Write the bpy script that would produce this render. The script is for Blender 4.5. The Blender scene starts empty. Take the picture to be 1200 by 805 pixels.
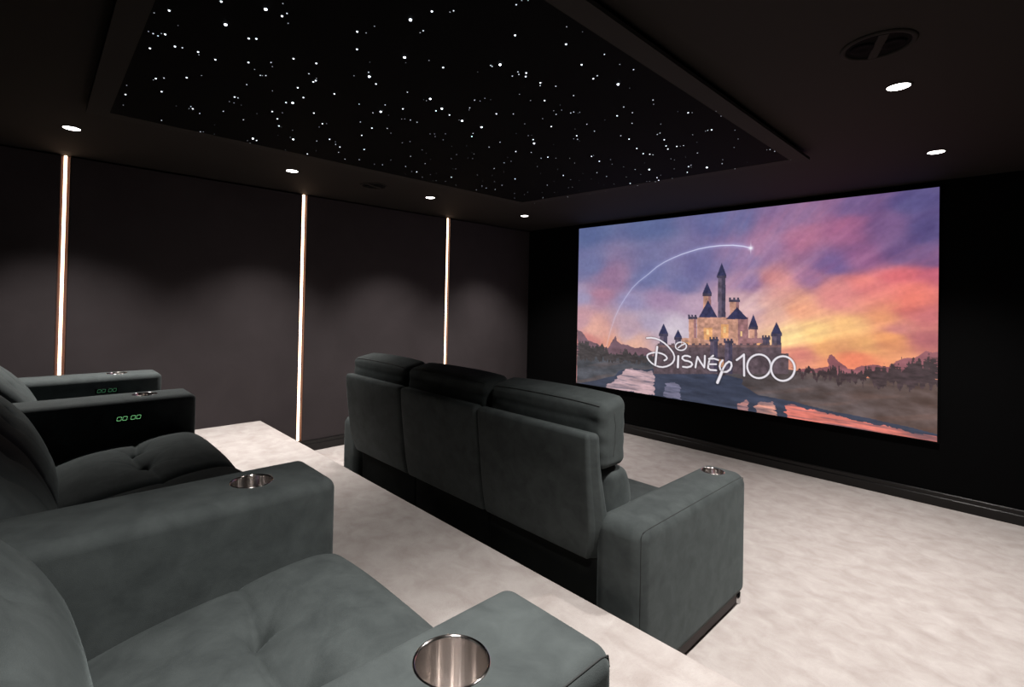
STARS = [(-1.958,0.325,3),(-2.011,0.291,1),(-1.777,0.437,3),(-1.916,0.487,4),(-2.167,0.298,1),(-2.172,0.313,2),(-2.178,0.329,2),(-2.15,0.335,1),(-2.146,0.346,3),(-2.31,0.324,3),(-2.223,0.391,3),(-2.214,0.414,2),(-2.207,0.466,3),(-2.231,0.474,1),(-2.228,0.532,3),(-1.957,0.576,3),(-2.157,0.636,3),(-2.205,0.675,1),(-2.612,0.391,3),(-2.636,0.386,1),(-2.579,0.416,2),(-2.502,0.487,3),(-2.431,0.529,1),(-2.795,0.308,1),(-2.925,0.319,3),(-2.759,0.437,3),(-2.387,0.699,2),(-2.576,0.702,3),(-2.577,0.717,2),(-2.656,0.701,1),(-2.044,0.367,0),(-3.097,0.33,1),(-1.719,0.556,4),(-1.646,0.585,1),(-1.693,0.616,2),(-1.721,0.61,3),(-1.751,0.642,1),(-1.939,0.597,3),(-1.993,0.755,3),(-2.091,0.702,2),(-2.124,0.719,1),(-1.966,0.837,3),(-2.245,0.711,2),(-2.241,0.718,1),(-2.23,0.729,2),(-2.079,0.854,2),(-2.122,0.903,3),(-2.143,0.901,3),(-2.099,0.896,1),(-1.629,0.84,3),(-1.614,0.867,1),(-1.554,0.866,1),(-1.744,0.9,3),(-1.885,1.028,2),(-1.918,1.05,4),(-1.959,1.0,1),(-1.963,1.108,3),(-1.802,0.987,0),(-2.253,0.876,3),(-2.343,0.939,3),(-2.197,1.025,3),(-2.372,0.806,1),(-1.34,0.956,3),(-1.301,1.001,1),(-1.287,1.005,2),(-1.431,0.933,4),(-1.457,1.004,2),(-1.476,1.004,1),(-1.668,1.064,4),(-1.702,1.092,0),(-1.62,1.147,1),(-1.627,1.223,3),(-1.249,1.255,3),(-1.119,1.127,2),(-1.091,1.123,1),(-1.077,1.137,1),(-1.445,1.37,4),(-1.477,1.348,2),(-1.479,1.358,2),(-1.481,1.477,2),(-1.438,1.466,2),(-1.451,1.485,2),(-1.42,1.497,3),(-1.444,1.519,3),(-1.558,1.35,0),(-1.937,1.255,2),(-1.922,1.373,4),(-1.953,1.373,1),(-1.784,1.53,2),(-1.773,1.555,1),(-1.734,1.55,1),(-1.726,1.58,0),(-1.587,1.631,1),(-1.086,1.342,1),(-1.067,1.407,0),(-1.16,1.432,3),(-1.104,1.594,2),(-1.215,1.6,3),(-1.255,1.735,3),(-1.227,1.724,2),(-1.107,1.704,1),(-1.092,1.781,2),(-1.211,1.854,4),(-1.197,1.923,0),(-1.44,1.608,3),(-1.459,1.628,2),(-1.415,1.681,2),(-1.42,1.814,2),(-1.551,1.764,3),(-1.598,1.718,1),(-1.189,2.11,2),(-2.913,0.525,0),(-2.866,0.58,2),(-2.894,0.594,3),(-2.906,0.58,1),(-2.941,0.636,2),(-3.211,0.512,2),(-3.265,0.712,2),(-3.255,0.725,1),(-3.285,0.702,0),(-3.077,0.741,0),(-3.249,0.782,0),(-2.817,0.716,2),(-2.658,0.722,1),(-2.661,0.757,0),(-2.725,0.851,0),(-2.872,0.829,2),(-3.167,0.97,4),(-3.189,0.998,3),(-3.235,0.961,1),(-3.274,0.987,1),(-2.465,0.903,3),(-2.446,0.928,4),(-2.636,0.897,3),(-2.615,0.941,1),(-2.722,0.954,3),(-2.828,1.001,3),(-2.839,1.018,0),(-2.996,1.056,0),(-2.845,1.083,1),(-2.982,1.122,1),(-3.002,1.148,4),(-3.255,1.197,1),(-2.5,1.058,3),(-2.616,1.156,3),(-2.6,1.172,1),(-2.682,1.167,1),(-2.84,1.302,3),(-2.93,1.262,2),(-3.126,1.345,0),(-3.236,1.332,3),(-2.86,1.348,1),(-2.906,1.372,2),(-2.937,1.415,3),(-3.048,1.46,2),(-3.164,1.563,2),(-2.224,1.166,2),(-2.141,1.261,2),(-2.276,1.271,2),(-2.233,1.291,4),(-2.247,1.345,0),(-2.442,1.29,2),(-2.482,1.382,3),(-2.634,1.402,3),(-2.425,1.445,2),(-2.478,1.501,1),(-2.12,1.35,3),(-2.244,1.422,1),(-2.231,1.433,1),(-2.223,1.463,2),(-2.224,1.506,2),(-2.87,1.547,3),(-3.103,1.637,2),(-3.128,1.768,1),(-3.1,1.816,2),(-2.954,1.794,1),(-2.579,1.643,1),(-2.524,1.662,1),(-2.779,1.837,2),(-2.608,1.81,1),(-2.647,1.869,0),(-2.325,1.665,1),(-3.016,1.953,2),(-3.1,2.063,1),(-3.079,2.092,3),(-3.204,2.076,0),(-3.28,2.099,0),(-2.851,2.005,2),(-3.176,2.211,1),(-2.741,1.969,0),(-3.071,2.21,1),(-3.213,2.34,0),(-1.953,1.357,0),(-2.022,1.481,3),(-1.978,1.484,4),(-2.017,1.563,3),(-2.033,1.66,4),(-2.038,1.644,1),(-1.872,1.575,2),(-1.894,1.59,1),(-1.834,1.72,3),(-1.774,1.781,2),(-2.03,1.795,4),(-2.307,1.683,1),(-2.341,1.713,1),(-2.26,1.725,1),(-2.354,1.781,1),(-2.141,1.83,2),(-2.185,1.859,3),(-2.142,2.043,2),(-2.257,2.061,2),(-2.414,1.893,0),(-2.341,1.951,0),(-2.526,2.022,1),(-2.625,2.057,1),(-2.418,2.06,0),(-2.433,2.093,1),(-2.53,2.124,0),(-2.518,2.153,1),(-2.818,2.224,0),(-2.803,2.239,1),(-3.006,2.217,0),(-3.013,2.366,3),(-3.192,2.354,1),(-3.155,2.419,1),(-3.192,2.555,1),(-2.2,2.238,3),(-2.143,2.319,2),(-1.968,2.144,3),(-2.009,2.198,4),(-1.941,2.073,1),(-1.924,2.083,0),(-1.965,1.999,0),(-1.71,1.932,1),(-1.752,2.051,3),(-1.828,1.923,1),(-1.601,1.89,1),(-1.623,1.935,2),(-1.568,1.911,1),(-1.533,1.856,0),(-2.181,2.457,2),(-2.133,2.468,3),(-2.113,2.525,1),(-2.047,2.587,1),(-2.333,2.297,0),(-2.377,2.374,1),(-2.437,2.368,2),(-2.592,2.42,2),(-2.605,2.53,0),(-2.746,2.544,0),(-2.816,2.458,1),(-2.692,2.736,3),(-2.869,2.686,1),(-3.054,2.719,2),(-3.083,2.793,2),(-3.199,2.784,2),(-3.064,2.878,2),(-2.915,2.813,2),(-2.925,2.611,0),(-2.334,2.591,1),(-2.436,2.744,0),(-2.276,2.743,0),(-2.353,2.902,3),(-2.529,3.003,0),(-2.642,3.056,2),(-2.393,3.04,1),(-2.932,3.138,1),(-3.021,3.191,1),(-3.054,3.101,1),(-3.182,3.233,1),(-2.844,3.225,1),(-2.983,3.394,2),(-2.769,3.3,1),(-2.738,3.305,0),(-2.795,3.515,2),(-2.569,3.239,1),(-3.213,3.541,1),(-2.297,2.535,0),(-1.939,2.293,0),(-1.212,2.157,1),(-1.33,2.088,2),(-1.339,2.18,2),(-1.415,2.163,3),(-1.418,2.307,2),(-1.493,2.17,0),(-1.595,2.155,2),(-1.629,2.271,2),(-1.559,1.971,2),(-1.54,1.971,2),(-1.522,1.996,1),(-1.536,2.0,0),(-1.686,2.173,0),(-1.745,2.265,3),(-1.778,2.316,2),(-1.79,2.295,1),(-1.789,2.348,0),(-1.567,2.435,2),(-1.564,2.516,3),(-1.624,2.7,3),(-1.65,2.82,3),(-1.627,2.859,3),(-1.619,2.883,2),(-1.317,2.42,1),(-1.389,2.545,2),(-1.41,2.555,2),(-1.427,2.665,3),(-1.474,2.776,3),(-1.495,2.838,3),(-1.432,2.826,3),(-1.417,2.84,1),(-1.397,2.839,2),(-1.145,2.37,3),(-1.131,2.383,1),(-1.175,2.323,0),(-1.04,2.444,1),(-1.05,2.525,1),(-1.274,2.694,1),(-1.314,2.835,0),(-1.184,2.681,2),(-1.166,2.687,3),(-1.198,2.685,1),(-1.08,2.778,1),(-1.124,2.937,1),(-1.2,3.077,1),(-1.404,3.037,2),(-1.495,3.068,0),(-1.58,3.041,1),(-1.576,3.08,1),(-1.678,3.279,1),(-1.81,3.177,4),(-1.581,3.29,3),(-1.554,3.27,2),(-1.576,3.32,1),(-1.655,3.426,3),(-1.502,3.396,4),(-1.39,3.372,2),(-1.351,3.286,1),(-1.379,3.557,2),(-1.261,3.449,0),(-1.078,3.254,1),(-1.063,3.263,2),(-1.055,3.318,2),(-1.042,3.576,1),(-1.918,2.647,3),(-1.896,2.639,1),(-1.947,2.775,3),(-1.871,2.792,1),(-1.924,2.891,1),(-2.091,2.697,1),(-1.904,3.001,1),(-1.884,3.115,2),(-1.753,3.013,0),(-1.924,3.257,1),(-2.126,3.004,2),(-2.138,3.142,2),(-2.041,3.255,1),(-2.213,2.952,0),(-2.264,3.128,0),(-2.293,3.266,0),(-2.358,3.098,0),(-2.227,3.378,1),(-2.125,3.445,3),(-2.219,3.517,0),(-2.123,3.55,2),(-2.17,3.579,1),(-2.0,3.476,1),(-1.984,3.49,1),(-1.885,3.421,3),(-1.916,3.503,3),(-1.955,3.525,2),(-1.832,3.379,1),(-1.814,3.517,1),(-2.581,3.545,1),(-2.424,3.556,1),(-2.576,3.39,0),(-2.536,3.247,1),(-2.299,3.347,0)]
LETTERS = [(1.5,[(0.2837,0.6772),(0.2993,0.6739),(0.3154,0.6764),(0.331,0.6842),(0.3453,0.6978),(0.3577,0.7139),(0.3685,0.7327),(0.3761,0.7491),(0.3802,0.7682),(0.3795,0.7863),(0.3749,0.8022),(0.3667,0.8155),(0.355,0.8267),(0.3414,0.8336),(0.329,0.834),(0.3146,0.829),(0.302,0.8176),(0.2924,0.8037),(0.2864,0.7885),(0.286,0.7763),(0.2908,0.7681),(0.3018,0.7601),(0.3132,0.7559),(0.3258,0.7554),(0.3371,0.7585),(0.3465,0.7642),(0.353,0.7727),(0.3557,0.7808),(0.3532,0.7884),(0.3463,0.7953)]),(2.0,[(0.3213,0.7227),(0.3182,0.7701),(0.3154,0.8264)]),(1.2,[(0.4096,0.6879),(0.4127,0.6903),(0.4152,0.6935),(0.417,0.6973),(0.4182,0.7016),(0.4186,0.7063),(0.4182,0.711),(0.417,0.7156),(0.4152,0.7199),(0.4126,0.7237),(0.4096,0.7268),(0.4062,0.7291),(0.4025,0.7305),(0.3988,0.7309),(0.3951,0.7303),(0.3917,0.7287),(0.3887,0.7262),(0.3862,0.7229),(0.3844,0.7189),(0.3833,0.7145),(0.3831,0.7097),(0.3836,0.7049),(0.385,0.7003),(0.387,0.696),(0.3897,0.6923),(0.3928,0.6894),(0.3964,0.6873),(0.4001,0.6861),(0.4038,0.686)]),(1.1,[(0.3919,0.7186),(0.4029,0.703),(0.4152,0.6921)]),(2.0,[(0.3929,0.7638),(0.392,0.8244)]),(1.6,[(0.4313,0.7613),(0.4226,0.7572),(0.4133,0.7582),(0.4068,0.7653),(0.4058,0.7748),(0.4136,0.7837),(0.4256,0.7853),(0.4351,0.791),(0.4381,0.8009),(0.4334,0.8124),(0.4218,0.8192),(0.4084,0.819)]),(1.6,[(0.4481,0.8146),(0.4505,0.7855),(0.454,0.7576),(0.4642,0.7853),(0.4751,0.8095),(0.4764,0.7786),(0.4764,0.7485)]),(1.6,[(0.5011,0.7436),(0.4911,0.7604),(0.4878,0.7878),(0.4864,0.8104),(0.4929,0.819),(0.5105,0.8177)]),(1.5,[(0.4886,0.7622),(0.5037,0.7583),(0.5163,0.7637)]),(1.5,[(0.4914,0.7898),(0.5102,0.7864)]),(1.6,[(0.5286,0.7629),(0.5228,0.7771),(0.5203,0.7951),(0.5231,0.8122),(0.5316,0.8223),(0.5413,0.819),(0.5504,0.8059),(0.5545,0.7865),(0.5529,0.7704),(0.5469,0.7662),(0.5385,0.7786),(0.5314,0.8018),(0.5267,0.8246)]),(2.4,[(0.5267,0.8246),(0.5215,0.8499),(0.5148,0.88)]),(1.6,[(0.5683,0.7547),(0.5787,0.7392),(0.5879,0.7237),(0.5885,0.778),(0.5892,0.8289)]),(1.5,[(0.6582,0.7692),(0.6575,0.782),(0.6554,0.7945),(0.6519,0.806),(0.6473,0.816),(0.6416,0.8241),(0.6353,0.8297),(0.6285,0.8326),(0.6217,0.8327),(0.6151,0.8298),(0.6092,0.8241),(0.6042,0.8159),(0.6004,0.8055),(0.5979,0.7936),(0.5971,0.7807),(0.5977,0.7675),(0.6,0.7546),(0.6036,0.7429),(0.6085,0.7328),(0.6144,0.7249),(0.6208,0.7195),(0.6277,0.717),(0.6345,0.7174),(0.6409,0.7206),(0.6466,0.7265),(0.6514,0.7348),(0.655,0.745),(0.6573,0.7567),(0.6582,0.7692)]),(1.5,[(0.7164,0.7686),(0.7158,0.7814),(0.7138,0.7939),(0.7106,0.8055),(0.7062,0.8155),(0.7009,0.8235),(0.6949,0.8291),(0.6886,0.832),(0.6822,0.832),(0.6761,0.829),(0.6705,0.8233),(0.6658,0.815),(0.6622,0.8046),(0.6599,0.7926),(0.6591,0.7797),(0.6597,0.7664),(0.6618,0.7536),(0.6653,0.7418),(0.6698,0.7317),(0.6753,0.7238),(0.6814,0.7185),(0.6878,0.716),(0.6942,0.7164),(0.7002,0.7197),(0.7056,0.7257),(0.7101,0.734),(0.7135,0.7443),(0.7156,0.756),(0.7164,0.7686)])]
TRAIL = [(0.1277,0.7479),(0.1441,0.6463),(0.1605,0.5667),(0.1802,0.4984),(0.203,0.4414),(0.2254,0.3905),(0.2508,0.3507),(0.2848,0.3097),(0.3149,0.2697),(0.3413,0.244),(0.3701,0.2235),(0.3982,0.2063),(0.4255,0.1937),(0.4522,0.1828),(0.486,0.1753),(0.5187,0.1726),(0.5529,0.175),(0.5813,0.1836),(0.6021,0.1954)]
SKY = [(0.0385,0.043,90,104,152),(0.2788,0.0294,92,104,152),(0.5275,0.0412,100,104,156),(0.7066,0.0426,135,105,150),(0.839,0.0324,118,92,142),(0.9687,0.0343,92,84,138),(0.0409,0.2352,112,116,162),(0.1331,0.3051,150,116,150),(0.2816,0.3022,110,114,162),(0.3996,0.355,112,112,160),(0.4791,0.2671,110,108,158),(0.577,0.2312,135,118,165),(0.6445,0.1961,160,120,160),(0.7276,0.1661,178,112,145),(0.8219,0.1416,165,100,140),(0.9069,0.1373,125,92,140),(0.984,0.1506,92,82,135),(0.0245,0.4543,160,150,185),(0.0988,0.4265,175,125,150),(0.2199,0.4767,150,140,180),(0.3434,0.4495,165,135,170),(0.4281,0.4713,185,155,180),(0.6013,0.3821,160,130,170),(0.6672,0.3628,215,140,140),(0.7486,0.3651,160,115,155),(0.8138,0.2915,120,95,150),(0.8746,0.2595,150,95,140),(0.9392,0.2481,110,85,135),(0.9845,0.2699,95,80,135),(0.0261,0.5752,200,150,160),(0.0832,0.6414,225,165,150),(0.2215,0.6287,190,160,175),(0.3001,0.597,180,165,190),(0.3739,0.6147,205,190,205),(0.6021,0.488,215,175,180),(0.6682,0.506,235,180,160),(0.7297,0.4833,240,165,130),(0.8055,0.4236,215,130,130),(0.8753,0.387,230,125,120),(0.9397,0.3531,225,105,110),(0.9878,0.3551,190,90,115),(0.047,0.7264,210,130,125),(0.1556,0.7389,235,155,120),(0.2386,0.7025,225,170,150),(0.7104,0.6038,250,215,150),(0.7692,0.5784,252,205,135),(0.8419,0.5533,250,190,125),(0.9088,0.5123,245,160,110),(0.9855,0.4908,205,110,115),(0.7311,0.6885,215,125,115),(0.7884,0.6531,250,175,110),(0.8597,0.6434,250,180,110),(0.9253,0.6169,245,160,100),(0.9889,0.609,190,105,110),(0.8429,0.7197,235,125,95),(0.9554,0.4403,235,120,105),(0.9407,0.5627,200,120,120)]
SHAPES = {'ridge_left':[(-0.0001,0.6546),(0.0195,0.6637),(0.0469,0.7155),(0.0843,0.7324),(0.1064,0.7562),(0.1349,0.7574),(0.1552,0.7025),(0.1618,0.6809),(0.1725,0.7159),(0.1895,0.7291),(0.2128,0.726),(0.239,0.7426),(0.2612,0.7295),(0.28,0.7368),(0.3047,0.7528),(0.3053,0.8112),(0.0027,0.8648)],'forest_left':[(0.0008,0.721),(0.0396,0.7382),(0.0698,0.7505),(0.1062,0.7402),(0.1351,0.7731),(0.1699,0.7835),(0.1966,0.7589),(0.2393,0.7727),(0.2866,0.7752),(0.3049,0.7723),(0.3053,0.8112),(0.0024,0.8427)],'ridge_right':[(0.7216,0.7691),(0.789,0.7484),(0.7906,0.6947),(0.7961,0.6901),(0.8145,0.721),(0.8325,0.7438),(0.8465,0.7448),(0.8567,0.7282),(0.877,0.7208),(0.8969,0.7207),(0.9131,0.7177),(0.9256,0.6908),(0.9443,0.6737),(0.9595,0.6747),(0.9773,0.6445),(0.9891,0.6495),(1.0035,0.6407),(1.0039,0.7409),(0.7218,0.8008)],'forest_right':[(0.7156,0.7624),(0.7703,0.7558),(0.7983,0.7504),(0.8254,0.7527),(0.8517,0.7438),(0.8937,0.7321),(0.9178,0.7168),(0.949,0.6972),(0.979,0.6783),(1.0035,0.6541),(1.0041,0.781),(0.9418,0.7958),(0.8433,0.7972),(0.7157,0.7862)],'land':[(0.0019,0.804),(0.305,0.7771),(0.4835,0.7662),(0.7217,0.777),(0.8432,0.775),(0.9416,0.7715),(1.004,0.7643),(1.005,1.0074),(0.0005,1.0036)],'lake1':[(0.0005,1.0036),(0.0872,0.9621),(0.13,0.9368),(0.1646,0.919),(0.1812,0.8846),(0.2176,0.8622),(0.2813,0.8598),(0.3117,0.8441),(0.4041,0.8309),(0.5094,0.8281),(0.5865,0.8465),(0.5821,0.873),(0.6278,0.9123),(0.6921,0.9197),(0.7425,0.9294),(0.8085,0.9405),(0.9269,0.9536),(1.0034,0.9681),(1.0036,1.0047)],'sheen1':[(0.1339,0.9727),(0.1648,0.9345),(0.1813,0.8949),(0.2144,0.8679),(0.2783,0.8653),(0.3088,0.8543),(0.3128,0.9458),(0.3132,0.9941),(0.1587,1.0032),(0.1307,0.9944)],'sheen2':[(0.351,0.9176),(0.3767,0.9023),(0.3965,0.9165),(0.4057,0.998),(0.3459,0.9952)],'sheen3':[(0.5689,0.9791),(0.5919,0.9471),(0.6012,0.9614),(0.5993,1.0126),(0.5785,1.0105)],'sheen4':[(0.6171,0.9736),(0.6347,0.9437),(0.6628,0.9399),(0.6739,1.0058),(0.6241,1.0091)],'sheen5':[(0.6923,0.9478),(0.7127,0.9339),(0.7523,0.9421),(0.7995,0.9546),(0.8615,0.9646),(0.9426,0.9727),(1.0035,0.9814),(1.0036,1.0047),(0.9113,1.0048),(0.8445,1.007),(0.6968,1.0065)]}
CASTLE = [('stone',[(0.5114,0.3316),(0.5336,0.3325),(0.5354,0.543),(0.5132,0.5444)]),('shade',[(0.5226,0.3321),(0.5336,0.3325),(0.5354,0.543),(0.5243,0.5437)]),('shade',[(0.5088,0.3271),(0.536,0.3283),(0.5361,0.3414),(0.509,0.3404)]),('slate',[(0.5088,0.3271),(0.522,0.2614),(0.536,0.3283)]),('peach',[(0.4688,0.425),(0.492,0.4249),(0.4934,0.5814),(0.4702,0.5833)]),('rose',[(0.484,0.4249),(0.492,0.4249),(0.4934,0.5814),(0.4853,0.5821)]),('shade',[(0.4662,0.4205),(0.4945,0.4204),(0.4946,0.4338),(0.4663,0.4341)]),('slate',[(0.4662,0.4205),(0.4799,0.3618),(0.4945,0.4204)]),('peach',[(0.5468,0.4552),(0.5729,0.4547),(0.574,0.5835),(0.5478,0.5857)]),('rose',[(0.5638,0.4548),(0.5729,0.4547),(0.574,0.5835),(0.5649,0.5843)]),('shade',[(0.5443,0.4509),(0.5752,0.4503),(0.5753,0.4632),(0.5444,0.4639)]),('shade',[(0.5442,0.4413),(0.5505,0.4412),(0.5506,0.4507),(0.5443,0.4509)]),('shade',[(0.5555,0.4411),(0.5617,0.441),(0.5618,0.4506),(0.5556,0.4507)]),('shade',[(0.5666,0.441),(0.5727,0.4409),(0.5728,0.4504),(0.5667,0.4505)]),('peach',[(0.4502,0.5484),(0.5979,0.539),(0.5992,0.7084),(0.4519,0.7306)]),('rose',[(0.5701,0.5408),(0.5979,0.539),(0.5992,0.7084),(0.5715,0.7125)]),('slate',[(0.4555,0.548),(0.4833,0.4564),(0.5119,0.5445)]),('slate',[(0.5367,0.5517),(0.5673,0.4893),(0.598,0.5475)]),('glow',[(0.4717,0.6012),(0.4973,0.5989),(0.4979,0.6613),(0.4723,0.6644)]),('glow',[(0.5222,0.5791),(0.5441,0.5773),(0.5447,0.6469),(0.5228,0.6495)]),('window',[(0.4795,0.6095),(0.4872,0.6088),(0.4875,0.6357),(0.4798,0.6365)]),('window',[(0.5297,0.5916),(0.537,0.591),(0.5372,0.6216),(0.5299,0.6223)]),('window',[(0.5777,0.6089),(0.5823,0.6084),(0.5825,0.634),(0.5779,0.6345)]),('peach',[(0.4248,0.55),(0.4489,0.5485),(0.4503,0.6989),(0.4262,0.7022)]),('rose',[(0.4405,0.549),(0.4489,0.5485),(0.4503,0.6989),(0.4419,0.7001)]),('shade',[(0.422,0.5455),(0.4515,0.5437),(0.4516,0.5574),(0.4221,0.5594)]),('shade',[(0.4219,0.5354),(0.4279,0.535),(0.428,0.5452),(0.422,0.5455)]),('shade',[(0.4326,0.5348),(0.4385,0.5344),(0.4386,0.5445),(0.4327,0.5449)]),('shade',[(0.4432,0.5342),(0.4491,0.5338),(0.4492,0.5439),(0.4433,0.5442)]),('peach',[(0.6017,0.5896),(0.622,0.5878),(0.6228,0.6964),(0.6026,0.6994)]),('rose',[(0.615,0.5884),(0.622,0.5878),(0.6228,0.6964),(0.6158,0.6975)]),('shade',[(0.5994,0.5855),(0.6242,0.5834),(0.6243,0.5959),(0.5995,0.5982)]),('slate',[(0.5994,0.5855),(0.6114,0.5213),(0.6242,0.5834)]),('peach',[(0.4025,0.6634),(0.4512,0.6578),(0.4519,0.7306),(0.4032,0.7379)]),('rose',[(0.5987,0.6407),(0.6477,0.635),(0.6482,0.7092),(0.5993,0.7168)]),('glow',[(0.411,0.6857),(0.4274,0.6836),(0.4277,0.725),(0.4114,0.7274)]),('glow',[(0.6215,0.6632),(0.637,0.6612),(0.6373,0.7026),(0.6218,0.705)]),('stone',[(0.3292,0.6526),(0.3556,0.6498),(0.3565,0.745),(0.3302,0.7489)]),('shade',[(0.3425,0.6512),(0.3556,0.6498),(0.3565,0.745),(0.3434,0.7469)]),('shade',[(0.3262,0.6481),(0.3584,0.6447),(0.3586,0.659),(0.3263,0.6626)]),('slate',[(0.3262,0.6481),(0.3418,0.5888),(0.3584,0.6447)]),('stone',[(0.3815,0.6658),(0.4011,0.6636),(0.4018,0.7381),(0.3822,0.7411)]),('shade',[(0.3913,0.6647),(0.4011,0.6636),(0.4018,0.7381),(0.3921,0.7396)]),('shade',[(0.3786,0.6615),(0.4038,0.6586),(0.404,0.6726),(0.3788,0.6756)]),('slate',[(0.3786,0.6615),(0.3909,0.6178),(0.4038,0.6586)]),('stone',[(0.6368,0.6363),(0.6542,0.6343),(0.6548,0.7164),(0.6374,0.7192)]),('shade',[(0.6455,0.6353),(0.6542,0.6343),(0.6548,0.7164),(0.6461,0.7178)]),('shade',[(0.6345,0.6324),(0.6563,0.6299),(0.6564,0.6422),(0.6346,0.6448)]),('shade',[(0.6345,0.6232),(0.6389,0.6228),(0.6389,0.6319),(0.6345,0.6324)]),('shade',[(0.6424,0.6224),(0.6467,0.6219),(0.6468,0.631),(0.6424,0.6315)]),('shade',[(0.6502,0.6215),(0.6545,0.6211),(0.6546,0.6301),(0.6503,0.6306)]),('stone',[(0.6594,0.6172),(0.6827,0.6148),(0.6838,0.7765),(0.6606,0.781)]),('shade',[(0.6711,0.616),(0.6827,0.6148),(0.6838,0.7765),(0.6723,0.7787)]),('shade',[(0.6573,0.6134),(0.6848,0.6105),(0.6848,0.6226),(0.6573,0.6257)]),('slate',[(0.6573,0.6134),(0.6707,0.5548),(0.6848,0.6105)]),('wall',[(0.3194,0.7118),(0.682,0.6635),(0.6829,0.7928),(0.3209,0.8665)]),('walltop',[(0.3194,0.7118),(0.682,0.6635),(0.6821,0.6756),(0.3195,0.7263)]),('wall',[(0.3223,0.7027),(0.3327,0.7014),(0.3328,0.7124),(0.3224,0.7138)]),('wall',[(0.3459,0.6997),(0.3561,0.6983),(0.3562,0.7093),(0.346,0.7107)]),('wall',[(0.369,0.6967),(0.379,0.6954),(0.3791,0.7062),(0.3691,0.7076)]),('wall',[(0.3916,0.6937),(0.4014,0.6925),(0.4015,0.7032),(0.3917,0.7045)]),('wall',[(0.4138,0.6909),(0.4233,0.6896),(0.4234,0.7002),(0.4139,0.7015)]),('wall',[(0.4355,0.6881),(0.4448,0.6869),(0.4449,0.6974),(0.4356,0.6986)]),('wall',[(0.4568,0.6853),(0.4659,0.6841),(0.466,0.6945),(0.4568,0.6958)]),('wall',[(0.4776,0.6826),(0.4866,0.6815),(0.4867,0.6917),(0.4777,0.693)]),('wall',[(0.498,0.68),(0.5068,0.6788),(0.5069,0.689),(0.4981,0.6902)]),('wall',[(0.518,0.6774),(0.5267,0.6763),(0.5268,0.6864),(0.5181,0.6875)]),('wall',[(0.5377,0.6748),(0.5461,0.6737),(0.5462,0.6837),(0.5378,0.6849)]),('wall',[(0.5569,0.6724),(0.5652,0.6713),(0.5653,0.6812),(0.557,0.6823)]),('wall',[(0.5758,0.6699),(0.584,0.6689),(0.584,0.6787),(0.5759,0.6798)]),('wall',[(0.5943,0.6675),(0.6023,0.6665),(0.6024,0.6762),(0.5944,0.6773)]),('wall',[(0.6125,0.6652),(0.6204,0.6641),(0.6204,0.6738),(0.6126,0.6748)]),('wall',[(0.6304,0.6628),(0.6381,0.6619),(0.6381,0.6714),(0.6304,0.6724)]),('wall',[(0.6479,0.6606),(0.6554,0.6596),(0.6555,0.669),(0.6479,0.6701)]),('wall',[(0.6651,0.6584),(0.6725,0.6574),(0.6726,0.6668),(0.6651,0.6678)]),('wall',[(0.3078,0.7621),(0.7009,0.701),(0.7016,0.7971),(0.309,0.8786)]),('stone',[(0.4915,0.662),(0.5142,0.6593),(0.5156,0.8269),(0.493,0.8315)]),('shade',[(0.5029,0.6607),(0.5142,0.6593),(0.5156,0.8269),(0.5043,0.8292)]),('shade',[(0.4889,0.6579),(0.5166,0.6546),(0.5167,0.6678),(0.489,0.6713)]),('shade',[(0.4888,0.648),(0.4944,0.6474),(0.4945,0.6572),(0.4889,0.6579)]),('shade',[(0.4989,0.6469),(0.5044,0.6463),(0.5045,0.656),(0.499,0.6567)]),('shade',[(0.5088,0.6458),(0.5143,0.6452),(0.5144,0.6549),(0.5089,0.6555)]),('stone',[(0.5339,0.6657),(0.5557,0.663),(0.557,0.8271),(0.5353,0.8316)]),('shade',[(0.5449,0.6643),(0.5557,0.663),(0.557,0.8271),(0.5462,0.8293)]),('shade',[(0.5315,0.6616),(0.558,0.6584),(0.5581,0.6713),(0.5316,0.6748)]),('shade',[(0.5314,0.652),(0.5367,0.6514),(0.5368,0.661),(0.5315,0.6616)]),('shade',[(0.541,0.6509),(0.5463,0.6502),(0.5464,0.6598),(0.5411,0.6604)]),('shade',[(0.5506,0.6497),(0.5558,0.6491),(0.5559,0.6586),(0.5506,0.6593)]),('gate',[(0.5137,0.7478),(0.5358,0.7441),(0.5366,0.8401),(0.5145,0.8448)]),('gateglow',[(0.5175,0.7604),(0.5323,0.7579),(0.5326,0.7972),(0.5178,0.8)])]
import bpy, bmesh, math
import numpy as np
from mathutils import Vector, Matrix

scene = bpy.context.scene
COL = scene.collection
rad = math.radians

# ------------------------------------------------------------------ helpers
def link(name, me, mat=None, parent=None, smooth=False):
    o = bpy.data.objects.new(name, me)
    COL.objects.link(o)
    if mat: me.materials.append(mat)
    if smooth:
        me.polygons.foreach_set('use_smooth', [True]*len(me.polygons))
    if parent: o.parent = parent; o.matrix_parent_inverse = parent.matrix_world.inverted()
    return o

def mesh(name, verts, faces):
    me = bpy.data.meshes.new(name); me.from_pydata([tuple(v) for v in verts], [], faces); me.update(); return me

def bm_obj(name, bm, mat=None, parent=None, smooth=False):
    bmesh.ops.recalc_face_normals(bm, faces=bm.faces)
    me = bpy.data.meshes.new(name); bm.to_mesh(me); bm.free()
    return link(name, me, mat, parent, smooth)

def thing(name, loc, label, cat, group=None):
    o = bpy.data.objects.new(name, None); COL.objects.link(o)
    o.location = loc; o.empty_display_size = .1
    o['label'] = label; o['category'] = cat
    if group: o['group'] = group
    bpy.context.view_layer.update()
    return o

def struct(o): o['kind'] = 'structure'; return o

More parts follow.
